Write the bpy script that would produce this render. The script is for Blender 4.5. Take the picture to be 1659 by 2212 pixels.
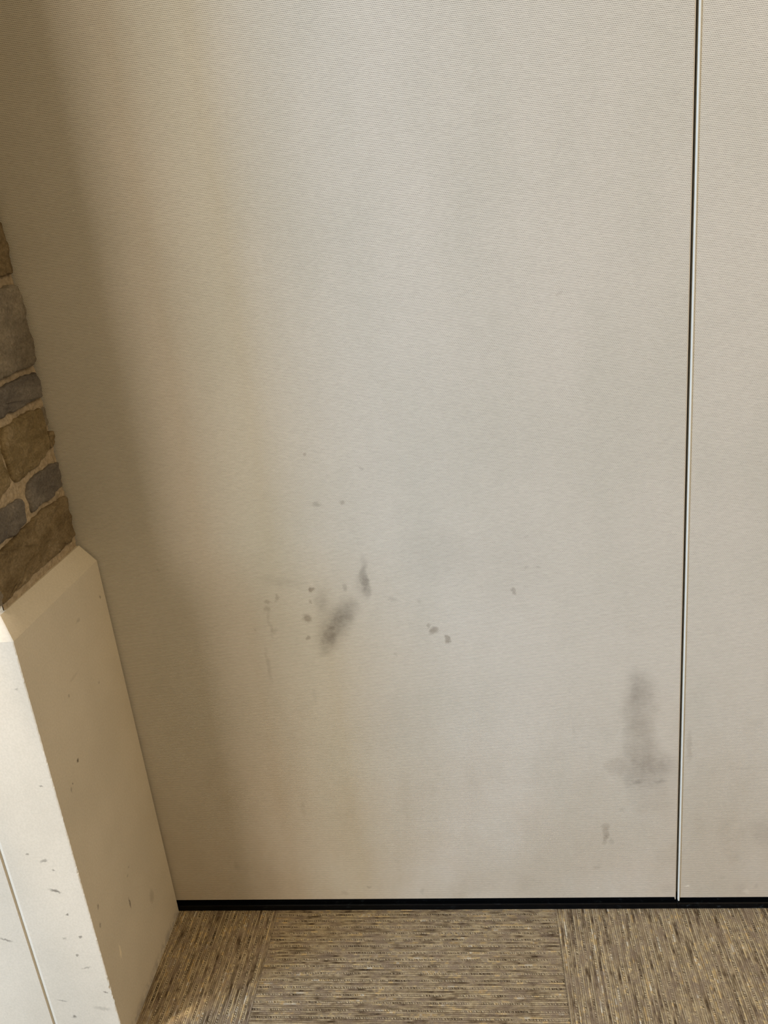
import bpy, bmesh, math, random
from mathutils import Vector, Matrix, noise

for o in list(bpy.data.objects):
    bpy.data.objects.remove(o, do_unlink=True)
scene = bpy.context.scene
COL = scene.collection
R = math.radians
random.seed(7)

# ------------------------------------------------------------------ camera
cam_data = bpy.data.cameras.new('camera')
cam_data.sensor_fit = 'HORIZONTAL'
cam_data.sensor_width = 36.0
cam_data.lens = 36.0 * 1759.8 / 1659.0
cam_data.clip_start = 0.02
cam = bpy.data.objects.new('camera', cam_data)
COL.objects.link(cam)
cam.location = (0.73825, -1.38613, 1.41188)
cam.rotation_euler = (R(70.7321), R(5.7183), R(5.3015))
scene.camera = cam

# ------------------------------------------------------------------ light
scene.view_settings.view_transform = 'Standard'
scene.view_settings.look = 'None'
scene.view_settings.gamma = 1.0
scene.view_settings.use_curve_mapping = False
scene.view_settings.exposure = 0.0

world = bpy.data.worlds.new('room_ambient')
world.use_nodes = True
world.node_tree.nodes['Background'].inputs[0].default_value = (1.0, 0.70, 0.42, 1)
world.node_tree.nodes['Background'].inputs[1].default_value = 0.012
scene.world = world

def area(name, loc, target, sx, sy, power, color, spread=180):
    l = bpy.data.lights.new(name, 'AREA')
    l.shape = 'RECTANGLE'; l.size = sx; l.size_y = sy
    l.energy = power; l.color = color; l.spread = R(spread)
    o = bpy.data.objects.new(name, l); COL.objects.link(o)
    o.location = loc
    o.rotation_euler = (Vector(target) - Vector(loc)).to_track_quat('-Z', 'Y').to_euler()
    return o

# daylight from tall windows behind and to the left, warm ceiling lamps deeper in the room
LIGHTS = [
    ('window_light', (-2.55, -4.4, 1.95), (-2.55, 0.0, 1.95), 1.3, 2.0, 76.8, (1.000, 0.859, 0.703)),
    ('window_light', (-4.1, -4.4, 1.95), (-3.4, 0.0, 1.5), 1.3, 2.0, 126.0, (0.843, 1.000, 1.000)),
    ('window_light', (-4.6, -3.0, 1.95), (0.0, -1.6, 1.4), 1.5, 2.0, 378.0, (0.444, 0.659, 1.000)),
    ('ceiling_light', (0.95, -1.25, 2.68), (0.95, -1.1, 0), 1.2, 0.6, 3.7, (1.000, 0.677, 0.161)),
    ('ceiling_light', (2.6, -1.8, 2.68), (2.4, -1.8, 0), 1.6, 1.6, 52.2, (1.000, 0.759, 0.460)),
]
for L in LIGHTS:
    area(*L)

# warm recessed downlight above the front of the pier
spot = bpy.data.lights.new('downlight', 'SPOT')
spot.energy = 290; spot.color = (1.0, 0.80, 0.56); spot.spot_size = R(4.4); spot.spot_blend = 0.5; spot.shadow_soft_size = 0.03
so = bpy.data.objects.new('downlight', spot); COL.objects.link(so)
so.location = (-0.34, -0.62, 2.92)
so.rotation_euler = (Vector((-0.088, -0.335, 0.87)) - so.location).to_track_quat('-Z', 'Y').to_euler()
STAINS_A = [(0.446, 0.7006, 0.0235, 0.0617, -31.0, 0.26, 0.0), (0.4318, 0.6813, 0.0118, 0.0462, -28.0, 0.17, 0.0), (0.4679, 0.7262, 0.0179, 0.0334, -40.0, 0.14, 0.0), (0.4244, 0.7236, 0.0199, 0.0592, -12.0, 0.07, 0.0), (0.5116, 0.7982, 0.007, 0.0398, 0.0, 0.3, 0.0), (0.5057, 0.7852, 0.0123, 0.0286, 0.0, 0.12, 0.0), (0.4072, 0.7793, 0.0063, 0.0048, 0.0, 0.38, 1.0), (0.3894, 0.7195, 0.0082, 0.0089, 0.0, 0.36, 1.0), (0.4029, 0.7533, 0.0036, 0.0039, 0.0, 0.25, 1.0), (0.3883, 0.6774, 0.0046, 0.004, 0.0, 0.28, 1.0), (0.4717, 0.7814, 0.0044, 0.0077, 0.0, 0.2, 0.0), (0.4236, 0.7531, 0.0108, 0.0244, 0.0, 0.12, 0.0), (0.6317, 0.6801, 0.0097, 0.0069, 35.0, 0.34, 1.0), (0.622, 0.6914, 0.0035, 0.0039, 0.0, 0.25, 1.0), (0.6567, 0.661, 0.0053, 0.006, 0.0, 0.36, 1.0), (0.7847, 0.7578, 0.0034, 0.0047, 0.0, 0.28, 1.0), (0.787, 0.752, 0.0034, 0.0028, 0.0, 0.25, 1.0), (0.4871, 0.949, 0.0051, 0.0045, 0.0, 0.26, 1.0), (0.4382, 0.9496, 0.0077, 0.0036, 0.0, 0.2, 0.0), (0.4287, 1.0451, 0.0034, 0.0034, 0.0, 0.22, 1.0), (0.528, 1.0111, 0.0042, 0.0026, 0.0, 0.15, 0.0), (0.8112, 0.8038, 0.0042, 0.0037, 0.0, 0.15, 0.0), (0.8303, 0.8018, 0.0033, 0.0028, 0.0, 0.15, 0.0), (0.3184, 0.7589, 0.0055, 0.0039, 0.0, 0.22, 1.0), (0.3377, 0.7657, 0.0036, 0.0068, 0.0, 0.22, 1.0), (0.3126, 0.7444, 0.0064, 0.0049, 0.0, 0.15, 1.0), (0.3202, 0.697, 0.0074, 0.006, 0.0, 0.14, 0.0), (0.3154, 0.7144, 0.0037, 0.04, 0.0, 0.1, 0.0), (0.2991, 0.618, 0.0038, 0.0375, 0.0, 0.14, 0.0), (0.2881, 0.6987, 0.0037, 0.004, 0.0, 0.12, 0.0), (0.5612, 0.7503, 0.0088, 0.0058, 0.0, 0.14, 0.0), (0.6096, 0.7428, 0.0044, 0.0048, 0.0, 0.14, 0.0), (0.5542, 0.6318, 0.0027, 0.0041, 0.0, 0.15, 0.0), (0.3532, 0.7979, 0.0405, 0.0116, -10.0, 0.09, 0.0), (0.1132, 0.8371, 0.0028, 0.0029, 0.0, 0.2, 0.0), (1.0129, 0.5348, 0.0223, 0.0467, 0.0, 0.15, 0.0), (1.0147, 0.4936, 0.0294, 0.062, 0.0, 0.14, 1.0), (1.0034, 0.5147, 0.0104, 0.0512, 0.0, 0.06, 0.0), (1.0159, 0.4093, 0.0264, 0.0642, 0.0, 0.12, 1.0), (1.0232, 0.3658, 0.0408, 0.0501, 0.0, 0.12, 1.0), (1.0322, 0.3414, 0.0499, 0.0373, 0.0, 0.11, 0.0), (0.9679, 0.3621, 0.0179, 0.0219, 0.0, 0.13, 1.0), (1.0524, 0.3649, 0.03, 0.0239, 0.0, 0.09, 1.0), (1.0398, 0.2856, 0.0414, 0.0427, 0.0, 0.08, 1.0), (0.992, 0.3227, 0.009, 0.0222, 0.0, 0.08, 0.0), (0.9878, 0.4529, 0.007, 0.0632, 0.0, 0.05, 0.0), (1.01, 0.3244, 0.0108, 0.0044, 0.0, 0.16, 0.0), (1.0573, 0.3231, 0.0125, 0.0044, 0.0, 0.16, 0.0), (0.9465, 0.2028, 0.0065, 0.0187, 0.0, 0.22, 1.0), (0.9454, 0.1804, 0.0047, 0.0118, 0.0, 0.16, 1.0), (0.9593, 0.1766, 0.0037, 0.0071, 0.0, 0.12, 0.0), (0.9791, 0.2553, 0.0055, 0.0046, 0.0, 0.1, 0.0), (0.8513, 0.391, 0.0272, 0.0153, 0.0, 0.03, 0.0), (0.8869, 0.4481, 0.0036, 0.0085, 0.0, 0.1, 0.0), (0.5351, 0.4805, 0.0559, 0.0757, 0.0, 0.04, 0.0), (0.7795, 0.79, 0.0674, 0.0836, 0.0, 0.035, 0.0), (0.6466, 0.8351, 0.0597, 0.0553, 0.0, 0.05, 0.0), (0.8818, 1.284, 0.0044, 0.0029, 0.0, 0.1, 1.0), (0.1552, 0.1256, 0.0052, 0.0178, 0.0, 0.12, 0.0), (0.3855, 0.0458, 0.0083, 0.0065, 0.0, 0.12, 0.0), (0.4407, 0.062, 0.0041, 0.0038, 0.0, 0.2, 0.0), (0.5563, 0.0494, 0.005, 0.0102, 0.0, 0.12, 0.0), (0.9286, 0.1088, 0.0057, 0.0049, 0.0, 0.14, 0.0), (0.8924, 0.1068, 0.0038, 0.0037, 0.0, 0.1, 0.0), (1.07, 0.0521, 0.0131, 0.0098, 40.0, 0.06, 0.0), (0.8119, 0.8612, 0.005, 0.0036, 0.0, 0.1, 0.0), (0.3232, 0.2767, 0.004, 0.0238, 0.0, 0.08, 0.0), (0.3838, 0.5509, 0.0047, 0.0213, 0.0, 0.07, 0.0)]
STAINS_B = [(1.107, 0.4041, 0.0043, 0.0362, 0.0, 0.13, 1.0), (1.2617, 0.1919, 0.0231, 0.039, 30.0, 0.1, 0.0), (1.2188, 0.0482, 0.011, 0.017, 0.0, 0.08, 0.0), (1.2476, 0.06, 0.0046, 0.006, 0.0, 0.12, 0.0), (1.2061, 0.1347, 0.0127, 0.0118, 0.0, 0.05, 0.0), (1.1806, 0.0837, 0.0055, 0.0072, 0.0, 0.06, 0.0), (1.2147, 0.3491, 0.026, 0.0054, 0.0, 0.05, 0.0), (1.2355, 0.454, 0.0084, 0.0103, 0.0, 0.05, 0.0)]

# ------------------------------------------------------------------ helpers
class NT:
    """small wrapper for building node trees"""
    def __init__(self, name):
        self.m = bpy.data.materials.new(name); self.m.use_nodes = True
        self.t = self.m.node_tree; self.b = self.t.nodes['Principled BSDF']
    def n(self, typ, **kw):
        nd = self.t.nodes.new(typ)
        for k, v in kw.items(): setattr(nd, k, v)
        return nd
    def l(self, a, b): self.t.links.new(a, b)
    def put(self, sock, v):
        if isinstance(v, bpy.types.NodeSocket): self.l(v, sock)
        elif v is not None: sock.default_value = v
    def math(self, op, a, b=None, c=None, clamp=False):
        nd = self.n('ShaderNodeMath', operation=op, use_clamp=clamp)
        for i, v in enumerate((a, b, c)): self.put(nd.inputs[i], v)
        return nd.outputs[0]
    def vmath(self, op, a, b=None):
        nd = self.n('ShaderNodeVectorMath', operation=op)
        self.put(nd.inputs[0], a); self.put(nd.inputs[1], b)
        return nd.outputs['Value'] if op in ('LENGTH',) else nd.outputs[0]
    def mix(self, f, a, b, blend='MIX'):
        nd = self.n('ShaderNodeMix', data_type='RGBA', blend_type=blend)
        self.put(nd.inputs[0], f)
        for s, v in ((nd.inputs[6], a), (nd.inputs[7], b)):
            if isinstance(v, bpy.types.NodeSocket): self.l(v, s)
            else: s.default_value = (*v, 1)
        return nd.outputs[2]
    def noise(self, vec, scale, detail=2.0, rough=0.5, dist=0.0, out='Fac'):
        nd = self.n('ShaderNodeTexNoise')
        self.put(nd.inputs['Vector'], vec)
        nd.inputs['Scale'].default_value = scale; nd.inputs['Detail'].default_value = detail
        nd.inputs['Roughness'].default_value = rough; nd.inputs['Distortion'].default_value = dist
        return nd.outputs[0] if out == 'Fac' else nd.outputs[1]
    def ramp(self, f, stops, interp='LINEAR'):
        nd = self.n('ShaderNodeValToRGB'); nd.color_ramp.interpolation = interp
        el = nd.color_ramp.elements
        while len(el) < len(stops): el.new(0.5)
        for e, (p, c) in zip(el, stops): e.position = p; e.color = (*c, 1)
        self.l(f, nd.inputs[0]); return nd.outputs[0]
    def maprange(self, v, a, b, c=0.0, d=1.0, smooth=True):
        nd = self.n('ShaderNodeMapRange', interpolation_type='SMOOTHSTEP' if smooth else 'LINEAR')
        self.put(nd.inputs[0], v)
        for i, x in enumerate((a, b, c, d)): nd.inputs[i + 1].default_value = x
        return nd.outputs[0]
    def coord(self, scale=None):
        c = self.n('ShaderNodeTexCoord').outputs['Object']
        if scale:
            mp = self.n('ShaderNodeMapping'); mp.inputs['Scale'].default_value = scale
            self.l(c, mp.inputs[0]); return mp.outputs[0]
        return c
    def sep(self, v):
        nd = self.n('ShaderNodeSeparateXYZ'); self.l(v, nd.inputs[0]); return nd.outputs
    def comb(self, x, y, z):
        nd = self.n('ShaderNodeCombineXYZ')
        for i, v in enumerate((x, y, z)): self.put(nd.inputs[i], v)
        return nd.outputs[0]
    def bump(self, h, strength, dist):
        nd = self.n('ShaderNodeBump'); nd.inputs['Strength'].default_value = strength
        nd.inputs['Distance'].default_value = dist
        self.l(h, nd.inputs['Height']); self.l(nd.outputs[0], self.b.inputs['Normal'])
    def marks(self, vec, marks, edge=0.25):
        """sum of soft ragged ellipsoids: marks = (centre, radii, rotation about y, strength)"""
        acc = None
        for c, r, a, s in marks:
            mp = self.n('ShaderNodeMapping', vector_type='TEXTURE')
            mp.inputs['Location'].default_value = c
            mp.inputs['Rotation'].default_value = (0, -R(a), 0)
            mp.inputs['Scale'].default_value = r
            self.l(vec, mp.inputs[0])
            v = self.maprange(self.vmath('LENGTH', mp.outputs[0]), edge, 1.25, s, 0.0)
            acc = v if acc is None else self.math('ADD', acc, v)
        return acc

def finish(nt, color, rough=0.8, spec=0.3):
    nt.put(nt.b.inputs['Base Color'], color)
    nt.put(nt.b.inputs['Roughness'], rough)
    nt.b.inputs['Specular IOR Level'].default_value = spec
    return nt.m

def jitter(nt, vec, scale, amt):
    """push coordinates about so that marks get ragged outlines"""
    c = nt.noise(vec, scale, 3.0, 0.6, out='Color')
    c = nt.vmath('SUBTRACT', c, (0.5, 0.5, 0.5))
    sc = nt.n('ShaderNodeVectorMath', operation='SCALE'); nt.l(c, sc.inputs[0]); sc.inputs[3].default_value = amt
    return nt.vmath('ADD', vec, sc.outputs[0])

def obj(name, bm, mats, parent=None, smooth=False, loc=None):
    me = bpy.data.meshes.new(name); bm.normal_update(); bm.to_mesh(me); bm.free()
    for m in (mats if isinstance(mats, (list, tuple)) else [mats]): me.materials.append(m)
    if smooth:
        for p in me.polygons: p.use_smooth = True
    o = bpy.data.objects.new(name, me); COL.objects.link(o)
    if parent: o.parent = parent
    if loc: o.location = loc
    return o

def thing(name, label, cat, loc, rz=0.0, group=None):
    o = bpy.data.objects.new(name, None); COL.objects.link(o)
    o.empty_display_size = 0.1
    o.location = loc; o.rotation_euler = (0, 0, rz)
    o['label'] = label; o['category'] = cat
    if group: o['group'] = group
    return o

def box(bm, x0, x1, y0, y1, z0, z1, bevel=0.0, seg=2):
    r = bmesh.ops.create_cube(bm, size=1.0)
    vs = r['verts']
    for v in vs:
        v.co = Vector((x0 + (v.co.x + .5) * (x1 - x0), y0 + (v.co.y + .5) * (y1 - y0), z0 + (v.co.z + .5) * (z1 - z0)))
    if bevel:
        es = list({e for v in vs for e in v.link_edges})
        bmesh.ops.bevel(bm, geom=es, offset=bevel, segments=seg, affect='EDGES', profile=0.5)

# ------------------------------------------------------------------ materials
def fabric_material(name, marks_grey, marks_brown, marks_light):
    """ribbed woven acoustic fabric with dirt marks on it"""
    nt = NT(name)
    co = nt.coord()
    x, y, z = nt.sep(co)
    wob = nt.math('MULTIPLY', nt.math('SUBTRACT', nt.noise(co, 9.0, 2.0), 0.5), 0.0012)
    zz = nt.math('ADD', z, wob)
    row = nt.math('MULTIPLY', zz, 2 * math.pi / 0.00255)
    rows = nt.math('MULTIPLY_ADD', nt.math('COSINE', row), 0.5, 0.5)           # 1 on the dark furrow
    odd = nt.math('MULTIPLY', nt.math('FLOOR', nt.math('ADD', nt.math('DIVIDE', zz, 0.00255), 0.5)), math.pi * 0.93)
    thr = nt.math('MULTIPLY_ADD', nt.math('COSINE', nt.math('ADD', nt.math('MULTIPLY', x, 2 * math.pi / 0.0033), odd)), 0.5, 0.5)
    slub = nt.noise(nt.vmath('MULTIPLY', co, (110.0, 1.0, 600.0)), 1.0, 2.0, 0.6)
    furrow = nt.math('MULTIPLY', nt.math('POWER', rows, 1.6), nt.math('MULTIPLY_ADD', thr, 0.45, 0.55))
    furrow = nt.math('MULTIPLY', furrow, nt.maprange(slub, 0.25, 0.7, 0.55, 1.15))
    base = nt.mix(nt.maprange(slub, 0.3, 0.72), (0.630, 0.602, 0.548), (0.745, 0.715, 0.655))
    furrow = nt.math('MULTIPLY', furrow, nt.maprange(z, 0.0, 0.9, 0.62, 1.0))   # weave contrast fades towards the bottom
    base = nt.mix(nt.math('MULTIPLY', furrow, 0.95, clamp=True), base, (0.225, 0.208, 0.180))
    # faint broad unevenness of the cloth
    broad = nt.noise(nt.vmath('MULTIPLY', co, (1.0, 1.0, 0.55)), 4.5, 4.0, 0.55)
    base = nt.mix(nt.maprange(broad, 0.35, 0.70), base, (0.93, 0.94, 0.93), 'MULTIPLY')
    # handling grime on the lower part of the cloth
    grime = nt.noise(nt.vmath('MULTIPLY', co, (1.2, 1.0, 0.9)), 9.0, 6.0, 0.65)
    gz = nt.maprange(z, 0.25, 1.0, 0.17, 0.0)
    base = nt.mix(nt.math('MULTIPLY', nt.maprange(grime, 0.48, 0.78), gz), base, (0.50, 0.45, 0.36), 'MULTIPLY')
    low_tone = nt.math('MULTIPLY', nt.maprange(z, 0.0, 0.75, 1.0, 0.0), nt.maprange(nt.noise(nt.vmath('MULTIPLY', co, (1.0, 1.0, 0.7)), 5.0, 5.0, 0.6), 0.25, 0.65, 0.35, 1.0))
    base = nt.mix(nt.math('MULTIPLY', low_tone, 0.8), base, (0.87, 0.79, 0.70), 'MULTIPLY')  # patchy warm darkening, stronger towards the bottom edge
    jj = jitter(nt, jitter(nt, co, 38.0, 0.022), 330.0, 0.0055)
    g = nt.marks(jj, marks_grey); b = nt.marks(jj, marks_brown, 0.45)
    soft = nt.maprange(nt.noise(co, 70.0, 5.0, 0.7), 0.25, 0.7, 0.70, 1.18)
    if g: base = nt.mix(nt.math('MULTIPLY', g, soft, clamp=True), base, (0.20, 0.185, 0.165), 'MULTIPLY')
    if b: base = nt.mix(nt.math('MULTIPLY', b, soft, clamp=True), base, (0.24, 0.185, 0.125), 'MULTIPLY')
    w = nt.marks(jj, marks_light)
    if w: base = nt.mix(w, base, (0.85, 0.80, 0.70))
    # tiny pale lint flecks
    vo = nt.n('ShaderNodeTexVoronoi'); nt.l(nt.vmath('MULTIPLY', co, (60.0, 60.0, 85.0)), vo.inputs['Vector'])
    lint = nt.maprange(vo.outputs['Distance'], 0.05, 0.09, 1.0, 0.0)
    rnd = nt.math('GREATER_THAN', nt.sep(vo.outputs['Color'])[0], 0.955)
    base = nt.mix(nt.math('MULTIPLY', nt.math('MULTIPLY', lint, rnd), 0.55), base, (0.82, 0.79, 0.70))
    nt.bump(nt.math('SUBTRACT', 1.0, furrow), 0.35, 0.0006)
    nt.b.inputs['Sheen Weight'].default_value = 0.08
    return finish(nt, base, 0.85, 0.15)

def plain(name, color, rough=0.5, spec=0.4, var=0.08, scale=40.0, metal=0.0):
    nt = NT(name)
    f = nt.noise(nt.coord(), scale, 3.0)
    c = nt.mix(f, tuple(v * (1 - var) for v in color), tuple(min(1, v * (1 + var)) for v in color))
    nt.b.inputs['Metallic'].default_value = metal
    return finish(nt, c, rough, spec)

def limestone_material():
    nt = NT('limestone')
    co = nt.coord()
    big = nt.noise(co, 5.0, 4.0, 0.55)
    col = nt.mix(nt.maprange(big, 0.3, 0.7), (0.645, 0.595, 0.505), (0.71, 0.655, 0.56))
    fine = nt.noise(co, 260.0, 4.0, 0.7)
    col = nt.mix(nt.maprange(fine, 0.30, 0.72), col, (0.90, 0.90, 0.89), 'MULTIPLY')
    # small natural pits
    vo = nt.n('ShaderNodeTexVoronoi'); nt.l(nt.vmath('MULTIPLY', jitter(nt, co, 90.0, 0.01), (38.0, 38.0, 60.0)), vo.inputs['Vector'])
    rnd = nt.sep(vo.outputs['Color'])[0]
    pit = nt.math('MULTIPLY', nt.maprange(vo.outputs['Distance'], 0.05, 0.13, 1.0, 0.0), nt.math('GREATER_THAN', rnd, 0.84))
    col = nt.mix(nt.math('MULTIPLY', pit, 0.30), col, (0.36, 0.30, 0.22))
    # scuffs and pits at their places (front face y=-0.322, side face x=0)
    F, S = -0.322, 0.0
    dark = [((-.051, F, .378), (.013, .02, .003), -22, .75), ((-.044, F, .424), (.003, .02, .0022), 0, .7),
            ((-.042, F, .325), (.003, .02, .0025), 0, .7), ((-.030, F, .273), (.003, .02, .003), 0, .7),
            ((-.045, F, .230), (.003, .02, .003), 0, .6), ((-.012, F, .140), (.005, .02, .002), -20, .8),
            ((-.086, F, .080), (.005, .02, .004), 0, .7), ((-.172, F, .269), (.014, .02, .003), -18, .6),
            ((-.022, F, .598), (.004, .02, .002), 0, .6), ((-.017, F, .783), (.004, .02, .002), 0, .4),
            ((-.082, F, .460), (.004, .02, .002), 0, .5), ((-.056, F, .444), (.009, .02, .003), 20, .5),
            ((-.06, F, .27), (.004, .02, .003), 0, .4), ((-.028, F, .10), (.02, .02, .005), -12, .25),
            ((-.10, F, .12), (.012, .02, .002), -14, .45), ((-.035, F, .20), (.01, .02, .002), 14, .4),
            ((S, -.234, .584), (.02, .0038, .0035), 0, .95), ((S, -.267, .561), (.02, .0025, .0022), 0, .7),
            ((S, -.275, .555), (.02, .0025, .005), 0, .4), ((S, -.187, .216), (.02, .0028, .014), 0, .75),
            ((S, -.291, .312), (.02, .003, .006), 0, .55), ((S, -.300, .278), (.02, .003, .006), 0, .45),
            ((S, -.159, .278), (.02, .004, .0025), 0, .35), ((S, -.171, .268), (.02, .004, .0025), 0, .35),
            ((S, -.100, .146), (.02, .012, .018), 0, .22), ((S, -.18, .72), (.02, .02, .004), 0, .12),
            ((S, -.12, .80), (.02, .010, .004), 0, .25), ((S, -.02, .80), (.02, .004, .004), 0, .5),
            ((S, -.21, .70), (.02, .004, .003), 0, .4), ((S, -.10, .66), (.02, .004, .003), 0, .35)]
    light = [((S, -.260, .177), (.02, .003, .013), 0, .8), ((S, -.262, .166), (.02, .003, .008), 0, .6)]
    jj = jitter(nt, co, 220.0, 0.009)
    col = nt.mix(nt.marks(jj, dark, 0.3), col, (0.10, 0.085, 0.065))
    col = nt.mix(nt.marks(jj, light, 0.5), col, (0.86, 0.78, 0.62))
    # grey chipped arris down at the carpet
    z = nt.sep(co)[2]
    chip = nt.math('MULTIPLY', nt.maprange(z, 0.006, 0.03, 1.0, 0.0), nt.maprange(nt.noise(co, 45.0, 4.0, 0.7), 0.40, 0.60))
    col = nt.mix(nt.math('MULTIPLY', chip, 0.7), col, (0.33, 0.31, 0.29))
    h = nt.math('SUBTRACT', nt.math('MULTIPLY', fine, 0.4), pit)
    nt.bump(h, 0.35, 0.0008)
    return finish(nt, col, 0.78, 0.25)

def rock_material(name, c1, c2, c3, scale=18.0):
    nt = NT(name)
    co = nt.coord()
    n1 = nt.noise(nt.vmath('MULTIPLY', co, (1.0, 1.0, 2.2)), scale, 5.0, 0.62, 0.4)
    col = nt.ramp(n1, [(0.30, c1), (0.52, c2), (0.72, c3)])
    n2 = nt.noise(co, 190.0, 5.0, 0.7)
    col = nt.mix(nt.maprange(n2, 0.3, 0.7), col, (0.66, 0.65, 0.63), 'MULTIPLY')
    pale = nt.maprange(nt.noise(co, 46.0, 3.0, 0.6), 0.66, 0.74, 0.0, 0.35)
    col = nt.mix(pale, col, (0.52, 0.46, 0.36))
    h = nt.math('ADD', nt.math('MULTIPLY', n1, 1.5), nt.math('MULTIPLY', n2, 0.5))
    nt.bump(h, 0.95, 0.006)
    return finish(nt, col, 0.88, 0.2)

def carpet_material():
    nt = NT('carpet_tiles')
    co = nt.coord()
    x, y, z = nt.sep(co)
    T = 0.61
    xs = nt.math('DIVIDE', nt.math('SUBTRACT', x, 0.2288), T)
    ys = nt.math('DIVIDE', nt.math('ADD', y, 0.50), T)
    ix, iy = nt.math('FLOOR', xs), nt.math('FLOOR', ys)
    chk = nt.math('ABSOLUTE', nt.math('MODULO', nt.math('ADD', ix, iy), 2.0))     # quarter-turned tiles
    a = nt.math('SUBTRACT', 1.0, chk)
    def pick(p, q):   # chk=0 -> p, chk=1 -> q
        return nt.math('ADD', nt.math('MULTIPLY', p, a), nt.math('MULTIPLY', q, chk))
    u = pick(x, y); v = pick(y, x)
    seed = nt.math('ADD', nt.math('MULTIPLY', ix, 13.7), nt.math('MULTIPLY', iy, 5.3))
    wv = nt.math('MULTIPLY', nt.math('SUBTRACT', nt.noise(nt.vmath('MULTIPLY', co, (1, 1, 1)), 30.0, 2.0), 0.5), 0.0016)
    v = nt.math('ADD', v, wv)
    P = 0.0041
    vf = nt.math('MULTIPLY', nt.math('SUBTRACT', nt.noise(nt.comb(nt.math('MULTIPLY', u, 300.0), nt.math('MULTIPLY', v, 500.0), seed), 1.0, 3.0, 0.7), 0.5), 0.0020)
    vi = nt.math('DIVIDE', nt.math('ADD', v, vf), P)
    li = nt.math('FLOOR', vi)
    fr = nt.math('FRACT', vi)
    kind = nt.math('FLOORED_MODULO', li, 4.0)
    dotted = nt.math('LESS_THAN', kind, 0.5)
    # colour of each yarn changes along its run
    yarn = nt.noise(nt.comb(nt.math('MULTIPLY', u, 15.0), nt.math('MULTIPLY', li, 7.31), seed), 1.0, 3.0, 0.70)
    tone = nt.ramp(yarn, [(0.27, (0.085, 0.062, 0.040)), (0.36, (0.17, 0.125, 0.080)), (0.43, (0.38, 0.300, 0.200)),
                          (0.51, (0.68, 0.570, 0.380)), (0.565, (0.50, 0.42, 0.320)), (0.595, (0.80, 0.66, 0.40)), (0.63, (0.84, 0.62, 0.32)),
                          (0.67, (0.95, 0.90, 0.76))])
    second = nt.math('COMPARE', kind, 2.0, 0.3); first = nt.math('COMPARE', kind, 1.0, 0.3)
    tone = nt.mix(nt.math('MULTIPLY', second, 0.45), tone, (0.52, 0.48, 0.45), 'MULTIPLY')
    tone = nt.mix(nt.math('MULTIPLY', first, 0.20), tone, (0.78, 0.66, 0.43))
    # mottled mauve brown clouds across rows
    cl = nt.noise(nt.comb(u, nt.math('MULTIPLY', v, 1.3), seed), 24.0, 6.0, 0.72)
    cloud = nt.maprange(cl, 0.47, 0.62)
    tone = nt.mix(nt.math('MULTIPLY', cloud, 0.70), tone, (0.33, 0.262, 0.205))
    fine = nt.noise(nt.comb(nt.math('MULTIPLY', u, 620.0), nt.math('MULTIPLY', v, 760.0), 0.0), 1.0, 3.0, 0.75)
    tone = nt.mix(nt.maprange(fine, 0.34, 0.62), tone, (0.62, 0.60, 0.58), 'MULTIPLY')
    tone = nt.mix(nt.maprange(nt.noise(co, 560.0, 2.0), 0.60, 0.74, 0.0, 0.7), tone, (0.66, 0.56, 0.38))
    # loops of the dotted rows
    ju = nt.math('ADD', nt.math('MULTIPLY', u, 1 / 0.0046), nt.math('MULTIPLY', nt.noise(nt.comb(nt.math('MULTIPLY', u, 90.0), nt.math('MULTIPLY', li, 3.7), 0.0), 1.0, 3.0), 3.5))
    loop = nt.math('MULTIPLY_ADD', nt.math('COSINE', nt.math('MULTIPLY', nt.math('ADD', ju, nt.math('MULTIPLY', fr, 0.35)), 2 * math.pi)), 0.5, 0.5)
    mid = nt.math('SINE', nt.math('MULTIPLY', fr, math.pi))
    hole = nt.math('MULTIPLY', nt.math('MULTIPLY', nt.math('POWER', loop, 1.6), nt.math('POWER', mid, 0.5)), dotted)
    glint = nt.math('MULTIPLY', nt.math('MULTIPLY', nt.math('POWER', nt.math('SUBTRACT', 1.0, loop), 3.0), mid), dotted)
    loopy = nt.maprange(nt.noise(nt.comb(nt.math('MULTIPLY', u, 25.0), li, seed), 1.0), 0.38, 0.52)
    groove = nt.math('POWER', nt.math('ABSOLUTE', nt.math('MULTIPLY_ADD', fr, 2.0, -1.0)), 2.6)
    gv = nt.maprange(nt.noise(nt.comb(nt.math('MULTIPLY', u, 30.0), nt.math('ROUND', vi), seed), 1.0, 2.0), 0.3, 0.65, 0.25, 1.1)
    clear = nt.math('MULTIPLY_ADD', cloud, -0.55, 1.0)
    dk = nt.math('ADD', nt.math('MULTIPLY', nt.math('MULTIPLY', groove, gv), 0.78), nt.math('MULTIPLY', nt.math('MULTIPLY', hole, loopy), 0.75))
    dk = nt.math('MULTIPLY', dk, clear, clamp=True)
    tone = nt.mix(nt.math('MULTIPLY', nt.math('MULTIPLY', glint, loopy), 0.5), tone, (0.85, 0.76, 0.55))
    tone = nt.mix(dk, tone, (0.075, 0.053, 0.033))
    # tile joints
    fx, fy = nt.math('FRACT', xs), nt.math('FRACT', ys)
    ex = nt.math('MINIMUM', fx, nt.math('SUBTRACT', 1.0, fx)); ey = nt.math('MINIMUM', fy, nt.math('SUBTRACT', 1.0, fy))
    jn = nt.maprange(nt.math('MINIMUM', ex, ey), 0.0008, 0.0035, 1.0, 0.0)
    tone = nt.mix(nt.math('MULTIPLY', jn, 0.35), tone, (0.07, 0.06, 0.05))
    h = nt.math('SUBTRACT', nt.math('MULTIPLY_ADD', fine, -0.5, 1.0), dk)
    nt.bump(h, 0.8, 0.0022)
    return finish(nt, tone, 0.95, 0.08)

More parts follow.
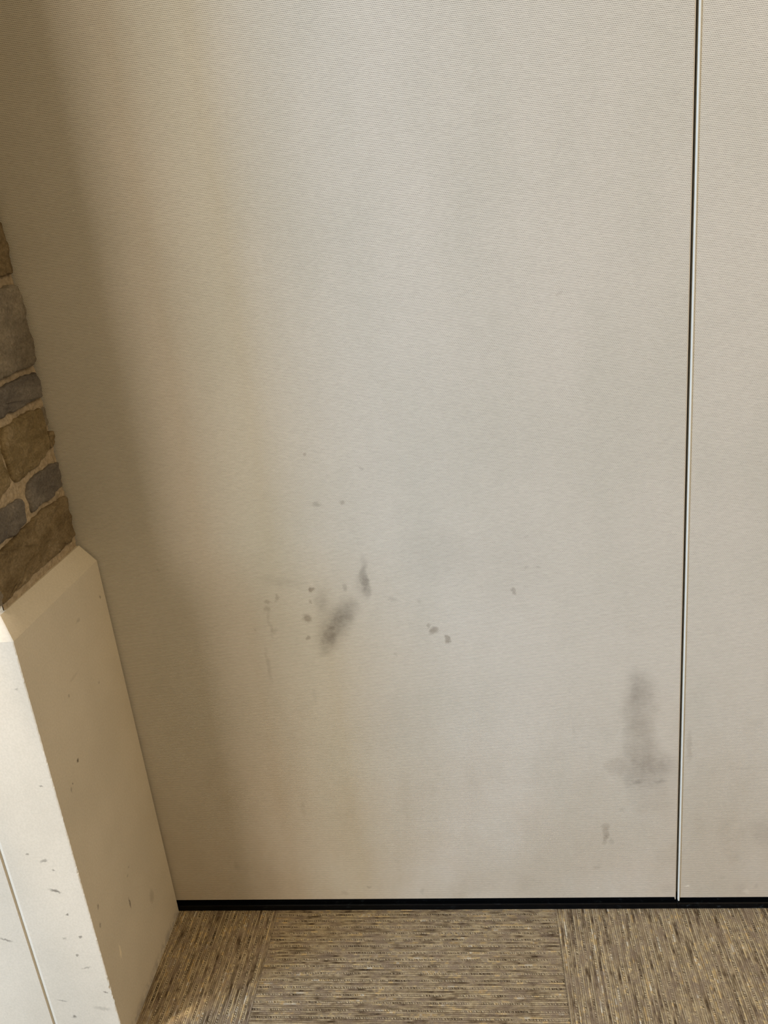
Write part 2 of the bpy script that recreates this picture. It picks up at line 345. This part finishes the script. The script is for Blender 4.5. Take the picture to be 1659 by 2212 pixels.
def seal_material(name, amount):
    nt = NT(name)
    co = nt.coord()
    n = nt.noise(nt.vmath('MULTIPLY', co, (1, 1, 2.5)), 60.0, 5.0, 0.7)
    x = nt.sep(co)[0]
    scuff = nt.maprange(n, 0.56, 0.70, 0.0, amount)
    col = nt.mix(scuff, (0.0012, 0.0018, 0.0028), (0.10, 0.125, 0.15))
    return finish(nt, col, 0.45, 0.12)

# ------------------------------------------------------------------ floor
SEAM = 1.0912
bm = bmesh.new()
box(bm, -4.86, 5.3, -4.80, 1.6, -0.05, 0.0)
floor = obj('floor', bm, carpet_material())
floor['kind'] = 'structure'

# the rest of the room, behind and beside the camera
mat_wall = plain('painted_plaster', (0.38, 0.29, 0.19), 0.9, 0.2, 0.03, 6.0)
mat_ceil = plain('ceiling_tile', (0.50, 0.42, 0.32), 0.95, 0.1, 0.03, 6.0)
for nm, m, ex in (('wall_left', mat_wall, (-4.86, -4.76, -4.80, 1.6, 0.0, 3.0)), ('wall_right', mat_wall, (5.2, 5.3, -4.80, 1.6, 0.0, 3.0)),
                  ('wall_back', mat_wall, (-4.76, 5.2, -4.80, -4.70, 0.0, 3.0)), ('wall_front', mat_wall, (-4.76, 5.2, 1.5, 1.6, 0.0, 3.0)),
                  ('ceiling', mat_ceil, (-4.86, 5.3, -4.80, 1.6, 3.0, 3.1))):
    bm = bmesh.new(); box(bm, *ex)
    obj(nm, bm, m)['kind'] = 'structure'

# ------------------------------------------------------------------ movable partition
H = 2.96
ZB = 0.0300            # lower edge of the cloth
mat_trim = plain('pale_vinyl_trim', (0.66, 0.67, 0.63), 0.65, 0.3, 0.03)
mat_trim_warm = plain('tan_vinyl_trim', (0.50, 0.43, 0.33), 0.7, 0.4, 0.03)
mat_gap = plain('dark_gasket', (0.012, 0.008, 0.008), 0.7, 0.2, 0.2)
mat_seal_a = seal_material('black_vinyl', 0.08)
mat_seal_b = seal_material('scuffed_black_vinyl', 0.45)
mat_core = plain('steel_core', (0.30, 0.29, 0.28), 0.5, 0.4, 0.05)

def to_marks(lst, x0, kinds):
    return [((sx - x0, 0.0, sz), (rx * 1.25, 0.02, rz * 1.15), a, s * 1.28) for sx, sz, rx, rz, a, s, k in lst if k in kinds]

def panel(x0, x1, label, mat, zb, mat_seal):
    xm = (x0 + x1) / 2
    t = thing('divider_panel', label, 'divider panel', (xm, 0, 0))
    a, b = x0 - xm, x1 - xm
    e, d, g = 0.0034, 0.0016, 0.0022             # widths of pale trim, tan trim, half gap
    bm = bmesh.new(); box(bm, a + 0.004, b - 0.004, 0.010, 0.092, zb + 0.004, H)
    obj('panel_core', bm, mat_core, t)
    bm = bmesh.new(); box(bm, a + e + g, b - d - g, 0.0, 0.010, zb, H, 0.0003)
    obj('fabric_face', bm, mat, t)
    # edge trims stand a hair proud of the cloth and run lower than it
    bm = bmesh.new(); box(bm, a + g, a + g + e, -0.0014, 0.05, zb - 0.0085, H, 0.0012, 3)
    o = obj('edge_trim', bm, mat_trim, t); o['label'] = 'pale edge trim catching the light'
    bm = bmesh.new(); box(bm, b - g - d, b - g, 0.0001, 0.05, zb - 0.0065, H, 0.0004)
    o = obj('edge_trim', bm, mat_trim_warm, t); o['label'] = 'thin tan edge trim'
    for g0, g1 in ((b - 0.004, b - 0.00005), (a + 0.00005, a + 0.004)):
        bm = bmesh.new(); box(bm, g0, g1, 0.014, 0.060, zb - 0.004, H)
        obj('seam_gasket', bm, mat_gap, t)
    # bottom seal: an upper channel set back under the cloth, a lip, a sweep to the carpet
    bm = bmesh.new()
    box(bm, a + 0.0005, b - 0.0005, 0.006, 0.086, 0.0168, zb + 0.0035)
    s = obj('bottom_channel', bm, mat_seal, t); s['label'] = 'black recessed channel'
    bm = bmesh.new()
    n = 60
    prof = [(0.030, 0.0), (-0.0010, 0.0), (-0.0030, 0.003), (-0.0024, 0.0125), (-0.0034, 0.0152), (-0.0018, 0.0168), (0.030, 0.0168)]
    rings = []
    for i in range(n + 1):
        x = a + 0.0005 + (b - a - 0.001) * i / n
        w = 0.0006 * noise.noise(Vector(((x + xm) * 9, 3.1, 0)))
        rings.append([bm.verts.new((x, py + w, pz)) for py, pz in prof])
    for r0, r1 in zip(rings, rings[1:]):
        for k in range(len(prof)):
            k2 = (k + 1) % len(prof)
            bm.faces.new((r0[k], r0[k2], r1[k2], r1[k]))
    bm.faces.new(rings[0][::-1]); bm.faces.new(rings[-1])
    bmesh.ops.recalc_face_normals(bm, faces=bm.faces)
    obj('floor_sweep', bm, mat_seal, t)
    return t

W = 1.22
xA = SEAM - W / 2; xB = SEAM + W / 2
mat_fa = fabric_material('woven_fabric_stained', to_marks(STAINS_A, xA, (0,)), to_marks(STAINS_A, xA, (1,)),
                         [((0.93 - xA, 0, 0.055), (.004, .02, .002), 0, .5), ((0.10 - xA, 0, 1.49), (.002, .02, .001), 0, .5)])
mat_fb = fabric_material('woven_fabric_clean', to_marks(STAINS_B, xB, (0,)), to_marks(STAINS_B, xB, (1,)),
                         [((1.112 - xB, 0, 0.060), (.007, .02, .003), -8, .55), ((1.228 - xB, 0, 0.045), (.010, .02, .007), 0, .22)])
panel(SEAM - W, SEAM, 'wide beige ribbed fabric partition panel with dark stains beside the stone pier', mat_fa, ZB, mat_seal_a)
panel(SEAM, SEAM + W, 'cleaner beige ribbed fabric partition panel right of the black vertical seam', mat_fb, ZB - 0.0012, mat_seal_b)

# ------------------------------------------------------------------ stone pier
pier = thing('stone_pier', 'stone pier of brown and grey rubble on a pale limestone plinth at the left', 'pier', (0, -0.006, 0), R(1.2))
PW, PD = 0.56, 0.320
ZS, ZC, CH = 0.867, 0.900, 0.028
mat_lime = limestone_material()
mat_mortar = None
nt = NT('mortar'); co = nt.coord()
f = nt.noise(co, 120.0, 5.0, 0.75)
c = nt.mix(nt.maprange(f, 0.3, 0.7), (0.36, 0.29, 0.20), (0.56, 0.46, 0.33))
nt.bump(f, 0.9, 0.004); mat_mortar = finish(nt, c, 0.95, 0.1)

def slab(name, x0, x1, right_chamfer, y_back, label=None):
    """limestone block with a chamfered top, slightly chipped front arris"""
    bm = bmesh.new()
    y0 = -PD
    zs = [0.0005 + (ZS - 0.0005) * i / 260 for i in range(261)]
    rr = 0.0016
    def ring(z, ins, jit):
        xr = x1 - (ins if right_chamfer else 0.0); yf = y0 + ins
        worn = max(0.0, noise.noise(Vector((z * 13, 2.7, x0 * 9))) + 0.12)
        j = (lambda s: jit * (0.38 * noise.noise(Vector((z * 410, s, 3))) + 2.4 * worn * noise.noise(Vector((z * 130, s * .5 + 4, 1)))))
        g = 0.0042
        pts = [(x0 + g * (0 if x0 < -0.3 else 1.35), yf), ((x0 + xr) / 2, yf), (xr - rr - 0.001 + j(1), yf), (xr - rr * .3 + j(2), yf + rr * .3 + j(3)),
               (xr, yf + rr + 0.001 + j(4)), (xr, (yf + y_back) / 2), (xr, y_back), (x0, y_back), (x0, yf + g * .36)]
        if not right_chamfer:
            pts = [(x0, yf), ((x0 + xr) / 2, yf), (xr - g - .001, yf), (xr - g * .55, yf),
                   (xr, yf + g * .6), (xr, (yf + y_back) / 2), (xr, y_back), (x0, y_back), (x0, yf + g)]
        return [bm.verts.new((px, py, z)) for px, py in pts]
    rings = [ring(z, 0.0, 0.0019) for z in zs]
    rings.append(ring(ZC, CH, 0.0008))
    for a, b in zip(rings, rings[1:]):
        for k in range(len(a)):
            k2 = (k + 1) % len(a); bm.faces.new((a[k], a[k2], b[k2], b[k]))
    bm.faces.new(rings[0][::-1]); bm.faces.new(rings[-1])
    bmesh.ops.recalc_face_normals(bm, faces=bm.faces)
    o = obj(name, bm, mat_lime, pier)
    if label: o['label'] = label
    return o
JX = -0.130
slab('plinth_slab', JX + 0.0008, 0.0, True, 0.0, 'limestone corner slab, bright in front and brown on its side')
slab('plinth_slab', -PW, JX - 0.0008, False, 0.0, 'limestone slab left of the joint')

# mortar body behind the rubble
SX, SY = -0.024, -0.283           # faces of the rubble
bm = bmesh.new()
box(bm, -PW + 0.03, SX - 0.012, SY + 0.010, -0.0005, ZC + 0.0002, H)
# mortar skin with relief on the side face and the front face
def skin(fn, nu, nv):
    g = [[bm.verts.new(fn(i / nu, j / nv)) for j in range(nv + 1)] for i in range(nu + 1)]
    for i in range(nu):
        for j in range(nv):
            bm.faces.new((g[i][j], g[i + 1][j], g[i + 1][j + 1], g[i][j + 1]))
def mort(p): return 0.0028 * noise.noise(p * 45) + 0.0015 * noise.noise(p * 150)
skin(lambda u, v: (lambda p: (SX - 0.0075 + mort(p), p.y, p.z))(Vector((SX, (SY + 0.008) * (1 - u) - 0.001 * u, ZC + (H - ZC) * v))), 60, 420)
skin(lambda u, v: (lambda p: (p.x, SY + 0.0075 - mort(p), p.z))(Vector((-PW + 0.03 + (SX - 0.0075 + PW - 0.03) * u, SY, ZC + (H - ZC) * v))), 60, 260)
obj('mortar', bm, mat_mortar, pier)

rust = rock_material('rust_sandstone', (0.165, 0.120, 0.062), (0.26, 0.198, 0.115), (0.38, 0.305, 0.195))
ochre = rock_material('ochre_sandstone', (0.20, 0.150, 0.078), (0.29, 0.225, 0.125), (0.39, 0.31, 0.19))
slate = rock_material('blue_grey_stone', (0.145, 0.130, 0.118), (0.21, 0.19, 0.172), (0.30, 0.275, 0.245), 12.0)
grey = rock_material('warm_grey_stone', (0.21, 0.18, 0.14), (0.29, 0.255, 0.205), (0.38, 0.335, 0.27), 12.0)
ROCKS = [rust, ochre, slate, grey]

def smooth_poly(pts, step, rough, seed):
    """resample a polygon, clip its corners a little and roughen it"""
    out = []
    n = len(pts)
    for i in range(n):
        p, q = Vector(pts[i]), Vector(pts[(i + 1) % n])
        m = max(1, int((q - p).length / step))
        for k in range(m): out.append(p.lerp(q, k / m))
    for _ in range(1):
        out = [(out[i - 1] + out[i] * 2 + out[(i + 1) % len(out)]) / 4 for i in range(len(out))]
    res = []
    for p in out:
        d = Vector((noise.noise(Vector((p.x * 60, p.y * 60, seed))), noise.noise(Vector((p.x * 60, p.y * 60, seed + 9)))))
        res.append(p + d * rough)
    return res

def stone(bm, pts, place, bulge, slot, seed, depth=0.03):
    """a rough-faced stone: pts is its outline on the wall face, place(u, v, h) puts it in space"""
    ol = smooth_poly(pts, 0.005, 0.0040, seed)
    c = sum(ol, Vector((0, 0))) / len(ol)
    lv = [(1.0, -depth), (1.0, -0.002), (0.995, 0.42), (0.975, 0.74), (0.94, 0.90), (0.87, 0.98), (0.70, 1.0), (0.5, 1.0), (0.36, 1.0), (0.22, 1.0), (0.10, 1.0)]
    rings = []
    for k, (s, h) in enumerate(lv):
        ring = []
        for p in ol:
            q = c + (p - c) * s
            if k < 2: hh = h
            else:
                P = Vector((q.x, q.y, seed))
                hh = bulge * h + min(1, h) * (0.0045 * noise.noise(P * 30) + 0.0030 * noise.noise(P * 85) + 0.0016 * noise.noise(P * 220))
            ring.append(bm.verts.new(place(q.x, q.y, hh)))
        rings.append(ring)
    fs = []
    for a, b in zip(rings, rings[1:]):
        for k in range(len(a)):
            k2 = (k + 1) % len(a); fs.append(bm.faces.new((a[k], a[k2], b[k2], b[k])))
    P = Vector((c.x, c.y, seed))
    top = bm.verts.new(place(c.x, c.y, bulge + 0.004 * noise.noise(P * 30)))
    for k in range(len(rings[-1])): fs.append(bm.faces.new((rings[-1][k], rings[-1][(k + 1) % len(rings[-1])], top)))
    for f in fs: f.material_index = slot; f.smooth = True

bm = bmesh.new()
side = lambda off: (lambda u, v, h: (SX - 0.008 + off + h, u, v))
C0 = SY + 0.002
# (outline as (y, z), rock, face offset, bulge) as the courses show beside the fabric
SIDE = [
 ([(-.003, 1.004), (-.003, .956), (-.003, .922), (-.05, .918), (-.12, .917), (-.21, .915), (C0, .912), (C0, .95), (C0, .992), (-.22, .993), (-.15, 1.001), (-.10, 1.006), (-.05, 1.005)], 0, 0, .008),
 ([(C0, 1.048), (-.22, 1.049), (-.152, 1.050), (-.146, 1.028), (-.153, 1.004), (-.19, .999), (C0, 1.000)], 2, 0, .007),
 ([(-.118, 1.066), (-.07, 1.069), (-.004, 1.068), (-.003, 1.040), (-.006, 1.022), (-.06, 1.017), (-.130, 1.013), (-.132, 1.045)], 2, 0, .007),
 ([(-.162, 1.168), (-.10, 1.173), (-.05, 1.174), (-.018, 1.172), (-.012, 1.150), (-.018, 1.110), (-.024, 1.094), (-.07, 1.082), (-.11, 1.076), (-.155, 1.074), (-.164, 1.09), (-.168, 1.13)], 1, 0, .008),
 ([(-.014, 1.128), (-.003, 1.128), (-.003, 1.100), (-.018, 1.096)], 0, .004, .005),
 ([(-.012, 1.172), (-.003, 1.172), (-.003, 1.136), (-.012, 1.134)], 3, .000, .004),
 ([(C0, 1.160), (-.23, 1.162), (-.176, 1.166), (-.176, 1.125), (-.172, 1.082), (-.21, 1.064), (C0, 1.062)], 1, 0, .008),
 ([(C0, 1.222), (-.20, 1.226), (-.12, 1.231), (-.05, 1.234), (-.006, 1.234), (-.003, 1.208), (-.006, 1.190), (-.06, 1.188), (-.14, 1.184), (-.20, 1.178), (C0, 1.174)], 2, .001, .009),
 ([(-.180, 1.362), (-.12, 1.370), (-.064, 1.379), (-.02, 1.384), (-.003, 1.378), (-.003, 1.33), (-.003, 1.28), (-.003, 1.252), (-.03, 1.246), (-.08, 1.243), (-.15, 1.240), (-.186, 1.238), (-.19, 1.30)], 3, .004, .010),
 ([(C0, 1.365), (-.24, 1.366), (-.200, 1.364), (-.204, 1.30), (-.200, 1.240), (-.24, 1.236), (C0, 1.236)], 0, 0, .008),
 ([(C0, 1.466), (-.18, 1.468), (-.10, 1.472), (-.05, 1.482), (-.003, 1.484), (-.003, 1.44), (-.004, 1.402), (-.04, 1.398), (-.10, 1.392), (-.20, 1.383), (C0, 1.381)], 0, .003, .007),
 ([(-.14, 1.545), (-.08, 1.552), (-.02, 1.560), (-.003, 1.558), (-.003, 1.53), (-.005, 1.503), (-.05, 1.497), (-.13, 1.488), (-.148, 1.51)], 3, .003, .006),
 ([(C0, 1.545), (-.22, 1.548), (-.156, 1.545), (-.160, 1.51), (-.152, 1.486), (-.22, 1.483), (C0, 1.482)], 0, 0, .007),
 ([(C0, 1.618), (-.16, 1.622), (-.06, 1.630), (-.003, 1.632), (-.003, 1.60), (-.004, 1.576), (-.08, 1.570), (-.18, 1.562), (C0, 1.560)], 2, .001, .007),
]
for i, (pts, slot, off, bul) in enumerate(SIDE):
    stone(bm, pts, side(off), bul, slot, i * 3.7)
def courses(z, u0, u1, place, seed, lo=0.10, hi=0.22):
    rnd = random.Random(seed); k = 0
    while z < H - 0.03:
        h = min(rnd.choice((0.055, 0.075, 0.095, 0.12)), H - 0.004 - z)
        u = u0
        while u < u1 - 0.02:
            w = rnd.uniform(lo, hi)
            if u1 - (u + w) < 0.07: w = u1 - u
            g = 0.006
            a, b = u + (g if u > u0 else 0), u + w - (g if u + w < u1 else 0)
            t0, t1 = rnd.uniform(-.003, .003), rnd.uniform(-.003, .003)
            stone(bm, [(a, z + g + t0), ((a + b) / 2, z + g), (b, z + g + t1), (b, z + h - g + t0), ((a + b) / 2, z + h - g), (a, z + h - g + t1)],
                  place, rnd.uniform(.005, .009), rnd.choice((0, 1, 2, 3, 0)), seed + k * 2.3)
            u += w; k += 1
        z += h
courses(1.640, C0, -0.003, side(0), 11)
front = lambda u, v, h: (u, SY + 0.008 - h, v)
courses(0.905, -PW + 0.03, SX - 0.002, front, 23)
bmesh.ops.recalc_face_normals(bm, faces=bm.faces)
obj('rubble_stonework', bm, ROCKS, pier)
